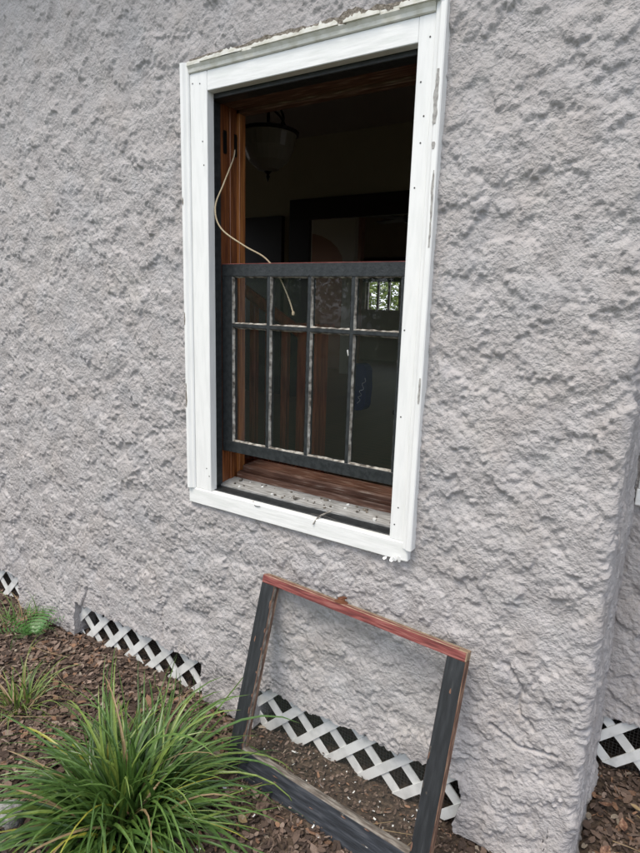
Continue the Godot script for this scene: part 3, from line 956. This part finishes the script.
# ---------------------------------------------------------------- lattice
func lattice(x0: float, x1: float, z: float, top: float, label: String, hole: Vector2) -> void:
	# hole: where the middle of one opening stands
	var pitch := 0.1525
	var y0 := hole.y - pitch
	var phase := fposmod(hole.x - x0 - pitch / 2, pitch)
	var t := thing("lattice_panel", label, "lattice", Vector3(x0, y0, z), "lattice vents along the foot of the wall")
	var rect := PackedVector2Array([Vector2(0, 0), Vector2(x1 - x0, 0), Vector2(x1 - x0, top - y0), Vector2(0, top - y0)])
	var half := 0.0178 * sqrt(2.0)
	for layer in 2:
		var d := 1.0 if layer == 0 else -1.0
		var k := -4
		while k * pitch < x1 - x0 + 1.0:
			var x := k * pitch + phase
			var H := top - y0 + 0.1
			var strip: PackedVector2Array
			if d > 0:
				strip = PackedVector2Array([Vector2(x - half - 0.05, -0.05), Vector2(x + half - 0.05, -0.05), Vector2(x + half + H - 0.05, H - 0.05), Vector2(x - half + H - 0.05, H - 0.05)])
			else:
				strip = PackedVector2Array([Vector2(x - half + 0.05, -0.05), Vector2(x + half + 0.05, -0.05), Vector2(x + half - H + 0.05, H - 0.05), Vector2(x - half - H + 0.05, H - 0.05)])
			for pl in Geometry2D.intersect_polygons(strip, rect):
				if pl.size() >= 3:
					var st := begin()
					add_plate(st, pl, 0.0 if layer else 0.0052, 0.005 if layer else 0.0102)
					part("slat", st.commit(), M.lattice_white, t)
			k += 1
	# wire cloth stapled behind
	var st := begin()
	var x := 0.0
	while x < x1 - x0:
		quad(st, Vector3(x, 0, -0.006), Vector3(x + 0.0011, 0, -0.006), Vector3(x + 0.0011, top - y0, -0.006), Vector3(x, top - y0, -0.006), Vector3(0, 0, 1))
		x += 0.0127
	var y := 0.0
	while y < top - y0:
		quad(st, Vector3(0, y, -0.0065), Vector3(x1 - x0, y, -0.0065), Vector3(x1 - x0, y + 0.0011, -0.0065), Vector3(0, y + 0.0011, -0.0065), Vector3(0, 0, 1))
		y += 0.0127
	part("wire_mesh", st.commit(), M.wire, t).set_meta("kind", "stuff")

# ---------------------------------------------------------------- ground, bark, plants
var lie := FastNoiseLite.new()
func ground_y(x: float, z: float) -> float:
	var near := smoothstep(0.28, 0.02, z) if x < CORNER_X + 0.02 else smoothstep(-0.30, -0.58, z)
	return GROUND + lie.get_noise_2d(x, z) * 0.022 - 0.034 * near

func ground() -> void:
	lie.seed = 31
	lie.frequency = 1.6
	lie.fractal_octaves = 3
	var st := begin()
	var xs := []
	var zs := []
	for k in 9:
		xs.append(-40.0 + k * 4.6)
	for k in 141:
		xs.append(-2.6 + k * 0.036)
	for k in 9:
		xs.append(3.0 + k * 4.6)
	for k in 6:
		zs.append(-40.0 + k * 7.5)
	for k in 80:
		zs.append(-1.0 + k * 0.036)
	for k in 9:
		zs.append(2.3 + k * 4.6)
	for j in zs.size():
		for i in xs.size():
			st.set_uv(Vector2(xs[i], zs[j]))
			st.add_vertex(Vector3(xs[i], ground_y(xs[i], zs[j]), zs[j]))
	for j in zs.size() - 1:
		for i in xs.size() - 1:
			var k: int = j * xs.size() + i
			for v in [k, k + 1, k + xs.size() + 1, k, k + xs.size() + 1, k + xs.size()]:
				st.add_index(v)
	st.generate_normals()
	part("ground", st.commit(), M.soil).set_meta("kind", "structure")
	st = begin()
	quad(st, Vector3(-38, 0.02, 2.2), Vector3(38, 0.02, 2.2), Vector3(38, 0.02, 38), Vector3(-38, 0.02, 38), Vector3.UP)
	part("lawn", st.commit(), M.lawn).set_meta("kind", "structure")

func chip_mesh(kind: int) -> ArrayMesh:
	var st := begin()
	var n := 7
	var o := PackedVector2Array()
	var long: float = [1.0, 1.7, 2.6, 1.3, 4.5][kind]
	for k in n:
		var a := TAU * (k + rng.randf_range(-0.25, 0.25)) / n
		o.append(Vector2(cos(a) * long, sin(a)) * rng.randf_range(0.72, 1.12))
	var th := rng.randf_range(0.14, 0.26)
	var bend := rng.randf_range(-0.12, 0.12)
	var c0 := Vector3(0, th, 0)
	var ring := []
	var low := []
	for p in o:
		var y := bend * p.x * p.x + rng.randf_range(-0.06, 0.06)
		ring.append(Vector3(p.x, y + th, p.y))
		low.append(Vector3(p.x * 0.9, y - th, p.y * 0.9))
	for k in n:
		var l := (k + 1) % n
		tri(st, c0, ring[k], ring[l], Vector3.UP)
		quad(st, ring[k], ring[l], low[l], low[k], (ring[k] + ring[l]) * Vector3(1, 0, 1))
		tri(st, Vector3(0, -th, 0), low[k], low[l], Vector3.DOWN)
	return st.commit()

func mulch() -> void:
	var t := Node3D.new()
	t.name = "bark_mulch"
	add_child(t)
	t.set_meta("kind", "stuff")
	tag(t, "brown shredded bark mulch covering the bed below the wall", "mulch")
	rng.seed = 909
	var counts := [4600, 7600, 7600, 5600, 7000]
	for kind in 5:
		var mm := MultiMesh.new()
		mm.transform_format = MultiMesh.TRANSFORM_3D
		mm.use_colors = true
		mm.mesh = chip_mesh(kind)
		mm.instance_count = counts[kind]
		var i := 0
		while i < counts[kind]:
			var x := rng.randf_range(-1.9, 2.1)
			var z := rng.randf_range(-0.66, 1.25)
			if x < CORNER_X + 0.03 and z < -0.06:
				z = rng.randf_range(-0.06, 1.25)
			var edge := clampf((z - 0.9) / 0.35, 0.0, 1.0)
			if rng.randf() < edge * 0.3:
				continue
			var s := rng.randf_range(0.0034, 0.0105) * (1.0 if rng.randf() < 0.85 else 1.6)
			if kind == 4:
				s *= 0.5
			var fine := 1.0
			if x > 0.35 and x < 1.25 and z < 0.30:        # behind the sash the litter is finer and trodden to earth
				fine = 0.52
				if rng.randf() < 0.08:
					continue
			var b := Basis.from_euler(Vector3(rng.randfn(0.0, 0.38), rng.randf() * TAU, rng.randfn(0.0, 0.38))).scaled_local(Vector3(s, s * rng.randf_range(0.6, 1.3), s) * fine)
			mm.set_instance_transform(i, Transform3D(b, Vector3(x, ground_y(x, z) + rng.randf_range(-0.002, 0.016), z)))
			var v := rng.randf()
			var c: Color
			if v < 0.40:
				c = Color(0.125, 0.085, 0.066)
			elif v < 0.70:
				c = Color(0.265, 0.186, 0.145)
			elif v < 0.88:
				c = Color(0.41, 0.31, 0.255)
			elif v < 0.965:
				c = Color(0.40, 0.235, 0.15)
			else:
				c = Color(0.46, 0.39, 0.31)
			var w := rng.randf_range(0.75, 1.25)
			mm.set_instance_color(i, Color(c.r * w, c.g * w, c.b * w))
			i += 1
		var mi := MultiMeshInstance3D.new()
		mi.name = "chips"
		mi.multimesh = mm
		mi.material_override = M.bark
		t.add_child(mi, true)
		mi.set_meta("kind", "stuff")
	# scraped paint fallen on the earth behind and before the leaning sash
	var st := begin()
	rng.seed = 515
	for k in 90:
		var x := rng.randf_range(0.42, 1.2)
		var z := rng.randf_range(0.0, 0.26) if k % 5 else rng.randf_range(0.3, 0.75)
		var r := rng.randf_range(0.0014, 0.0038)
		var b := Basis.from_euler(Vector3(rng.randfn(0, 0.4), rng.randf() * TAU, rng.randfn(0, 0.4)))
		var c := Vector3(x, ground_y(x, z) + 0.020, z)
		var l := rng.randf_range(1.0, 3.0)
		quad(st, c + b * Vector3(-r * l, 0, -r), c + b * Vector3(r * l, 0, -r * 0.6), c + b * Vector3(r * l * 0.8, 0, r), c + b * Vector3(-r * l * 0.7, 0, r * 0.8), Vector3.UP)
	var pf := part("paint_flakes", st.commit(), M.lattice_white)
	pf.set_meta("kind", "stuff")
	tag(pf, "white paint flakes scattered on the earth by the leaning sash", "paint flakes")

# an arching strap leaf, folded along its middle; grows from the origin towards +x
func blade(len_: float, lift: float, droop: float, width: float, twist: float, swing := 0.0) -> ArrayMesh:
	var st := begin()
	var n := 9
	var p := Vector3.ZERO
	var a := lift
	var last := []
	for i in n + 1:
		var t := float(i) / n
		var d := Vector3(cos(a) * cos(swing * t), sin(a), cos(a) * sin(swing * t)).normalized()
		var w := width * (0.55 + 0.45 * sin(PI * minf(1.0, t * 1.6 + 0.15))) * pow(1.0 - t, 0.42)
		var tw := twist * t
		var side := Vector3(sin(tw) * -sin(a), sin(tw) * cos(a), cos(tw))
		var up := side.cross(d).normalized()
		if up.y < 0:
			up = -up
		var row := [p - side * w + up * w * 0.45, p, p + side * w + up * w * 0.45]
		if i:
			for k in 2:
				var q := [last[k], last[k + 1], row[k + 1], row[k]]
				quad(st, q[0], q[1], q[2], q[3], up)
		last = row
		p += d * len_ / n
		a -= droop / n * (0.4 + 1.2 * t)
	return st.commit()

func tuft(called: String, label: String, category: String, at: Vector3, count: int, parts_: int, size: float, spread: float, mats: Array, seed_: int, upright := 0.0, width := 0.0042, group := "") -> void:
	rng.seed = seed_
	var t := thing(called, label, category, at, group)
	var kinds := []
	for k in 22:
		kinds.append(blade(size * rng.randf_range(0.75, 1.15), rng.randf_range(0.62, 1.28) + upright, rng.randf_range(1.2, 2.4) - upright * 1.6, width * rng.randf_range(0.75, 1.25), rng.randf_range(-1.3, 1.3), rng.randfn(0.0, 0.5)))
	var rest := {}
	for k in count:
		var a := rng.randf() * TAU
		var r := spread * sqrt(rng.randf())
		var lean := r / maxf(spread, 0.001)
		var tr := Transform3D(Basis(Vector3.UP, -a + rng.randfn(0.0, 0.75)) * Basis(Vector3.FORWARD, (lean - 0.55) * 0.6 + rng.randfn(0.0, 0.26)), Vector3(cos(a) * r, -0.01, sin(a) * r))
		var sc := rng.randf_range(0.55, 1.1)
		tr.basis = tr.basis.scaled_local(Vector3(sc, sc, 1.0))
		var mesh: Mesh = kinds[rng.randi() % kinds.size()]
		var m: Material = mats[rng.randi() % mats.size()]
		if k % 43 == 20 and count > 100:
			m = M.leaf_4
		elif k % 29 == 7 and count > 100:
			m = M.leaf_5
		if k < parts_:
			part("leaf", mesh, m, t).transform = tr
		else:
			if not rest.has(m):
				rest[m] = begin()
			rest[m].append_from(mesh, 0, tr)
	for m in rest:
		part("inner_leaves", rest[m].commit(), m, t).set_meta("kind", "stuff")

func weed() -> void:
	rng.seed = 65
	var at := Vector3(-0.99, GROUND + 0.005, 0.17)
	var t := thing("fern_weed", "small bright green feathery weed growing in the bark bed", "weed", at)
	for k in 38:
		var a := rng.randf() * TAU
		var st := begin()
		var p := Vector3.ZERO
		var d := Vector3(cos(a) * 0.75, 0.9, sin(a) * 0.75).normalized()
		for i in 9:
			p += d * 0.019
			d = (d + Vector3(cos(a), -0.5, sin(a)) * 0.09).normalized()
			var side := d.cross(Vector3.UP).normalized()
			for s in [-1.0, 1.0]:
				var l := 0.034 * (1.0 - i * 0.075)
				var q: Vector3 = p + (side * s + d * 0.6).normalized() * l
				var n := side.cross(d).normalized()
				quad(st, p, p.lerp(q, 0.5) + d * l * 0.20, q, p.lerp(q, 0.5) - d * l * 0.16, n if n.y > 0 else -n)
		part("frond", st.commit(), M.leaf_6, t)

func stems() -> void:
	rng.seed = 98
	var spots := [[0.012, 0.10, 0.155], [0.075, 0.085, 0.18], [0.105, 0.09, 0.14], [-0.16, 0.10, 0.08], [0.055, 0.16, 0.20]]
	for s in spots:
		var t := thing("slender_weed", "thin upright green stem in front of the white lattice", "stem", Vector3(s[0], GROUND, s[1]), "thin stems before the lattice")
		var bend := Vector3(rng.randf_range(-0.03, 0.03), 0, rng.randf_range(-0.02, 0.02))
		part("stalk", tube(curve([Vector3.ZERO, Vector3(0, s[2] * 0.5, 0) + bend * 0.3, Vector3(0, s[2], 0) + bend], 8), 0.0017, 0.0008, 6), M.leaf_2, t)
		for k in 2:
			var l := part("leaf", blade(rng.randf_range(0.05, 0.09), 1.0, 1.2, 0.002, 0.3), M.leaf_1, t)
			l.position = Vector3(0, s[2] * (0.3 + 0.25 * k), 0) + bend * (0.3 + 0.25 * k) * 0.6
			l.rotation.y = rng.randf() * TAU

func litter() -> void:
	rng.seed = 321
	# dry leaves and straws lying on the bark
	var oval := func(l: float, w: float, curl: float) -> ArrayMesh:
		var st := begin()
		var last := []
		for i in 8:
			var t := i / 7.0
			var hw_ := w * sin(PI * clampf(t, 0.03, 0.97))
			var x := l * (t - 0.5)
			var y := curl * (t - 0.5) * (t - 0.5) * 4.0
			var row := [Vector3(x, y + hw_ * 0.35, -hw_), Vector3(x, y, 0), Vector3(x, y + hw_ * 0.35, hw_)]
			if i:
				for k in 2:
					quad(st, last[k], last[k + 1], row[k + 1], row[k], Vector3.UP)
			last = row
		return st.commit()
	for q in [[1.70, -0.30, 0.05], [1.78, -0.18, 0.06], [1.66, -0.15, 0.055], [1.73, -0.42, 0.04], [1.82, -0.05, 0.06], [1.64, -0.36, 0.05], [1.75, 0.05, 0.05], [0.95, 0.52, 0.04], [0.72, 0.62, 0.04], [0.55, 0.55, 0.04], [-0.7, 0.25, 0.035], [-0.45, 0.4, 0.035], [0.62, 0.42, 0.045]]:
		var by: String = "beside the set back lattice" if q[0] > 1.5 else ("in front of the leaning sash" if q[0] > 0.5 else "near the light green grass tuft")
		var t := thing("dry_leaf", "curled dry brown leaf on the mulch " + by, "leaf", Vector3(q[0], ground_y(q[0], q[1]) + 0.026, q[1]), "dry leaves on the mulch")
		part("leaf_blade", oval.call(q[2], q[2] * 0.28, rng.randf_range(0.003, 0.012)), M.leaf_5 if rng.randf() < 0.2 else M.bare_wood_tall, t)
		t.rotation = Vector3(rng.randf_range(-0.3, 0.3), rng.randf() * TAU, rng.randf_range(-0.3, 0.3))
	for q in [[0.50, 0.36, 0.9, 0.26], [-0.55, 0.30, -0.3, 0.20], [-0.75, 0.22, 0.2, 0.22], [0.98, 0.16, 0.7, 0.14], [1.06, 0.14, 0.4, 0.12], [1.10, 0.2, 1.2, 0.13], [-0.42, 0.52, 0.6, 0.24], [-0.5, 0.45, -0.9, 0.2], [0.63, 0.16, -0.7, 0.09], [1.72, -0.22, 0.1, 0.09], [1.77, -0.36, -0.5, 0.08]]:
		var by: String = "beside the set back lattice" if q[0] > 1.5 else ("behind the leaning sash" if q[0] > 0.55 else ("between the strap leaf clump and the leaning sash" if q[0] > 0.3 else "near the light green grass tuft"))
		var t := thing("dry_straw", "thin dry straw on the mulch " + by, "straw", Vector3(q[0], ground_y(q[0], q[1]) + 0.026, q[1]), "dry straws on the mulch")
		part("stalk", tube(curve([Vector3(-q[3] / 2, 0, 0), Vector3(-q[3] * 0.1, 0.006, q[3] * 0.06), Vector3(q[3] / 2, 0.0, 0)], 8), 0.0018, 0.001, 5), M.leaf_5, t)
		t.rotation.y = q[2]
	# a broken stone by the bed's edge
	var st := begin()
	var c := Vector3.ZERO
	var ring := []
	for k in 9:
		ring.append(Vector3(cos(TAU * k / 9.0) * rng.randf_range(0.04, 0.06), 0.0, sin(TAU * k / 9.0) * rng.randf_range(0.03, 0.05)))
	for k in 9:
		var a: Vector3 = ring[k]
		var b: Vector3 = ring[(k + 1) % 9]
		var up := Vector3(0, 0.028, 0)
		quad(st, a - up, b - up, b + up * 0.7, a + up * 0.7, a + b)
		quad(st, a + up * 0.7, b + up * 0.7, b * 0.7 + up, a * 0.7 + up, Vector3.UP)
		tri(st, a * 0.7 + up, b * 0.7 + up, c + up * 1.1, Vector3.UP)
	var s := thing("stone", "broken pale grey stone lying on the bark beside the grass clump", "stone", Vector3(-0.03, GROUND + 0.03, 0.84))
	part("stone_body", st.commit(), M.stone, s)

func tree(at: Vector3, height: float, radius: float, seed_: int, label: String) -> void:
	rng.seed = seed_
	var t := thing("garden_tree", label, "tree", at, "trees across the garden")
	part("trunk", tube(curve([Vector3.ZERO, Vector3(0.06, height * 0.3, 0.04), Vector3(-0.05, height * 0.75, 0.0)], 8), 0.13, 0.05, 8), M.tree_bark, t)
	var st := begin()
	var clumps := []
	for k in 34:
		var v := Vector3(rng.randfn(), rng.randfn(), rng.randfn()).normalized() * pow(rng.randf(), 0.4)
		clumps.append(Vector3(v.x * radius, height * 0.56 + v.y * height * 0.42, v.z * radius))
	for k in 5200:
		var c: Vector3 = clumps[rng.randi() % clumps.size()]
		var p := c + Vector3(rng.randfn(), rng.randfn(), rng.randfn()) * radius * 0.17
		var b := Basis.from_euler(Vector3(rng.randf() * TAU, rng.randf() * TAU, rng.randf() * TAU))
		var s := rng.randf_range(0.04, 0.09)
		quad(st, p, p + b * Vector3(s, 0, s * 0.45), p + b * Vector3(s * 2.0, 0, 0), p + b * Vector3(s, 0, -s * 0.45), Vector3.UP)
	part("crown", st.commit(), M.leaf_3, t)

# ---------------------------------------------------------------- inside
func indoors() -> void:
	# bowl lamp hung close under the ceiling
	var l := thing("ceiling_lamp", "unlit glass bowl lamp hanging in the dark room behind the window", "lamp", Vector3(-0.88, 2.52, -1.62))
	part("bowl", lathe([Vector2(0.012, 0.03), Vector2(0.07, 0.045), Vector2(0.13, 0.095), Vector2(0.17, 0.17), Vector2(0.185, 0.25), Vector2(0.19, 0.262)]), M.lamp_glass, l)
	part("rim", lathe([Vector2(0.186, 0.258), Vector2(0.204, 0.262), Vector2(0.207, 0.276), Vector2(0.190, 0.284)]), M.iron, l)
	part("finial", lathe([Vector2(0.0, -0.035), Vector2(0.008, -0.015), Vector2(0.014, 0.0), Vector2(0.008, 0.014), Vector2(0.024, 0.030), Vector2(0.03, 0.042)]), M.iron, l)
	for k in 3:
		var a := TAU * k / 3.0 + 0.5
		var d := Vector3(cos(a), 0, sin(a))
		part("arm", tube(curve([d * 0.195 + Vector3(0, 0.27, 0), d * 0.235 + Vector3(0, 0.31, 0), d * 0.15 + Vector3(0, 0.40, 0), d * 0.03 + Vector3(0, 0.43, 0)], 16), 0.009, 0.007, 8), M.iron, l)
	part("stem", tube([Vector3(0, 0.03, 0), Vector3(0, 0.90, 0)], 0.011, 0.011, 10), M.iron, l)
	part("ceiling_plate", lathe([Vector2(0.012, 0.88), Vector2(0.06, 0.90), Vector2(0.08, 0.938)]), M.iron, l)
	# ceiling fan in the far room
	var f := thing("ceiling_fan", "dark ceiling fan in the room beyond the doorway", "fan", Vector3(-1.75, 2.86, -5.9))
	part("rod", tube([Vector3(0, 0.0, 0), Vector3(0, 0.60, 0)], 0.015, 0.015, 8), M.iron, f)
	part("motor", lathe([Vector2(0.0, -0.06), Vector2(0.09, -0.05), Vector2(0.12, 0.0), Vector2(0.09, 0.06), Vector2(0.02, 0.08)]), M.iron, f)
	for k in 5:
		var b := box("blade", Vector3(0.12, -0.004, -0.06), Vector3(0.62, 0.004, 0.06), M.dark_wood, f)
		b.rotation = Vector3(0.2, TAU * k / 5.0 + 0.3, 0)
	# balustrade: newel post, balusters and rail just inside
	var s := thing("balustrade", "reddish wooden stair balustrade with thick newel post inside the room", "balustrade", Vector3(-0.9, 0.615, -1.25))
	var nx := 0.66
	box("newel_post", Vector3(nx - 0.07, 0, -0.07), Vector3(nx + 0.07, 0.93, 0.07), M.red_wood, s, 0.008)
	box("newel_cap", Vector3(nx - 0.095, 0.93, -0.095), Vector3(nx + 0.095, 0.965, 0.095), M.red_wood, s, 0.012)
	for k in 6:
		var x := nx - 0.20 - k * 0.125
		box("baluster", Vector3(x - 0.022, 0, -0.022), Vector3(x + 0.022, 0.84 + (0.20 + k * 0.125) * 0.55, 0.022), M.red_wood, s, 0.004)
	var hr := tube([Vector3(nx, 0.85, 0), Vector3(nx - 0.9, 1.36, 0)], 0.035, 0.035, 10)
	part("handrail", hr, M.red_wood, s)
	box("bottom_rail", Vector3(nx - 0.95, 0.0, -0.05), Vector3(nx - 0.075, 0.06, 0.05), M.red_wood, s, 0.006)
	# a blue cloth bag with white lettering strokes, standing on a dark cabinet
	var cab := thing("cabinet", "dark low cabinet inside the room below the blue bag", "cabinet", Vector3(0.10, 0.615, -1.75))
	box("body", Vector3(0.0, 0.06, -0.4), Vector3(1.1, 0.38, 0.0), M.dark_wood, cab, 0.006)
	box("top_board", Vector3(-0.02, 0.38, -0.42), Vector3(1.12, 0.41, 0.02), M.dark_wood, cab, 0.006)
	box("plinth", Vector3(0.03, 0.0, -0.37), Vector3(1.07, 0.06, -0.03), M.dark_wood, cab, 0.004)
	for k in 2:
		box("cabinet_door", Vector3(0.03 + k * 0.525, 0.08, 0.0), Vector3(0.54 + k * 0.525, 0.36, 0.016), M.dark_wood, cab, 0.004)
	var b := thing("cloth_bag", "blue cloth bag with white script standing inside the window", "bag", Vector3(-0.055, 1.026, -1.62))
	b.scale = Vector3(0.72, 0.80, 0.8)
	var prof := PackedVector2Array()
	b.position.x = -0.09
	b.position.z = -1.6
	for k in 20:
		var a := TAU * k / 20.0
		prof.append(Vector2(0.085 * signf(cos(a)) * pow(absf(cos(a)), 0.5), 0.19 + 0.19 * signf(sin(a)) * pow(absf(sin(a)), 0.6)) + Vector2(rng.randf_range(-0.006, 0.006), 0))
	var st := begin()
	add_plate(st, prof, -0.05, 0.05)
	part("bag_body", st.commit(), M.blue_cloth, b)
	part("lettering", tube(curve([Vector3(0.00, 0.06, 0.053), Vector3(0.03, 0.09, 0.053), Vector3(0.01, 0.11, 0.053), Vector3(0.04, 0.13, 0.053), Vector3(0.02, 0.16, 0.053), Vector3(0.06, 0.18, 0.053), Vector3(0.045, 0.22, 0.053), Vector3(0.075, 0.24, 0.053), Vector3(0.07, 0.27, 0.053)], 40), 0.0028, 0.0022, 6), M.white_print, b)

# ---------------------------------------------------------------- scene
func _ready() -> void:
	var cam := Camera3D.new()
	cam.name = "camera"
	add_child(cam)
	cam.position = Vector3(1.6686, 1.690, 1.6671)
	cam.rotation = Vector3(-0.2088, 0.5628, 0.0302)
	cam.fov = 73.05
	cam.near = 0.05
	cam.far = 200.0
	cam.current = true
	var we := WorldEnvironment.new()
	we.name = "environment"
	var env := Environment.new()
	env.background_mode = Environment.BG_SKY
	var sky := Sky.new()
	var sm := ProceduralSkyMaterial.new()
	sm.sky_top_color = Color(0.825, 0.862, 0.93)
	sm.sky_horizon_color = Color(0.87, 0.885, 0.915)
	sm.ground_bottom_color = Color(0.25, 0.24, 0.20)
	sm.ground_horizon_color = Color(0.80, 0.82, 0.84)
	sm.sky_energy_multiplier = 1.0
	sky.sky_material = sm
	env.sky = sky
	env.tonemap_mode = Environment.TONE_MAPPER_LINEAR
	env.tonemap_exposure = 2.05
	env.sdfgi_enabled = true
	env.ssao_enabled = true
	env.ssil_enabled = true
	we.environment = env
	add_child(we)
	var sun := DirectionalLight3D.new()
	sun.name = "sun"
	sun.light_energy = 0.5
	sun.light_color = Color(1.0, 0.965, 0.92)
	sun.light_angular_distance = 26.0
	sun.shadow_enabled = true
	sun.rotation = Vector3(deg_to_rad(-62.0), deg_to_rad(-8.0), 0)
	add_child(sun)

	materials()
	ground()
	house()
	lattice(-1.98, -1.375, -0.03, 0.20, "white diagonal lattice by the feathery weed, left of the bulging pier", Vector2(-1.572, 0.03))
	lattice(-0.90, 0.075, -0.03, 0.21, "white diagonal lattice under the stucco behind the strap leaf clump", Vector2(-0.455, 0.052))
	lattice(0.305, 1.255, -0.03, 0.23, "white diagonal lattice under the stucco behind the leaning sash", Vector2(0.610, 0.085))
	lattice(1.575, 3.6, REAR_Z - 0.012, 0.23, "white diagonal lattice at the foot of the set back wall", Vector2(1.700, 0.110))
	hung_sash()
	sash_cord()
	leaning_sash()
	mulch()
	tuft("strap_leaf_clump", "large dark green clump of arching strap leaves growing in the mulch", "plant", Vector3(0.25, GROUND, 0.60), 600, 300, 0.56, 0.13, [M.leaf_0, M.leaf_1, M.leaf_1, M.leaf_1, M.leaf_2, M.leaf_2, M.leaf_2, M.leaf_2, M.leaf_3], 2024, 0.0, 0.0102)
	tuft("grass_tuft", "sparse upright light green grass tuft with dry straws at its foot", "grass tuft", Vector3(-0.56, GROUND, 0.50), 80, 80, 0.30, 0.07, [M.leaf_3, M.leaf_3, M.leaf_2, M.leaf_2, M.leaf_5], 88, 0.12, 0.0042)
	tuft("grass_tuft", "thin spreading grass tuft between the feathery weed and the lattice", "grass tuft", Vector3(-1.18, GROUND, 0.13), 90, 90, 0.22, 0.13, [M.leaf_1, M.leaf_2, M.leaf_2, M.leaf_5], 89, 0.0, 0.0030)
	weed()
	stems()
	litter()
	indoors()
	for k in 5:
		tree(Vector3(-8.6 + k * 2.05, 0.0, 7.2 + 1.1 * (k % 2)), [3.6, 2.9, 3.9, 3.1, 2.7][k], 1.25, 600 + k, "leafy green garden tree standing across the lawn from the house")
	for k in 2:
		tree(Vector3(-5.6 + k * 1.5, 0.0, -12.0 - k), 4.6, 1.7, 700 + k, "leafy green garden tree seen through the far window")
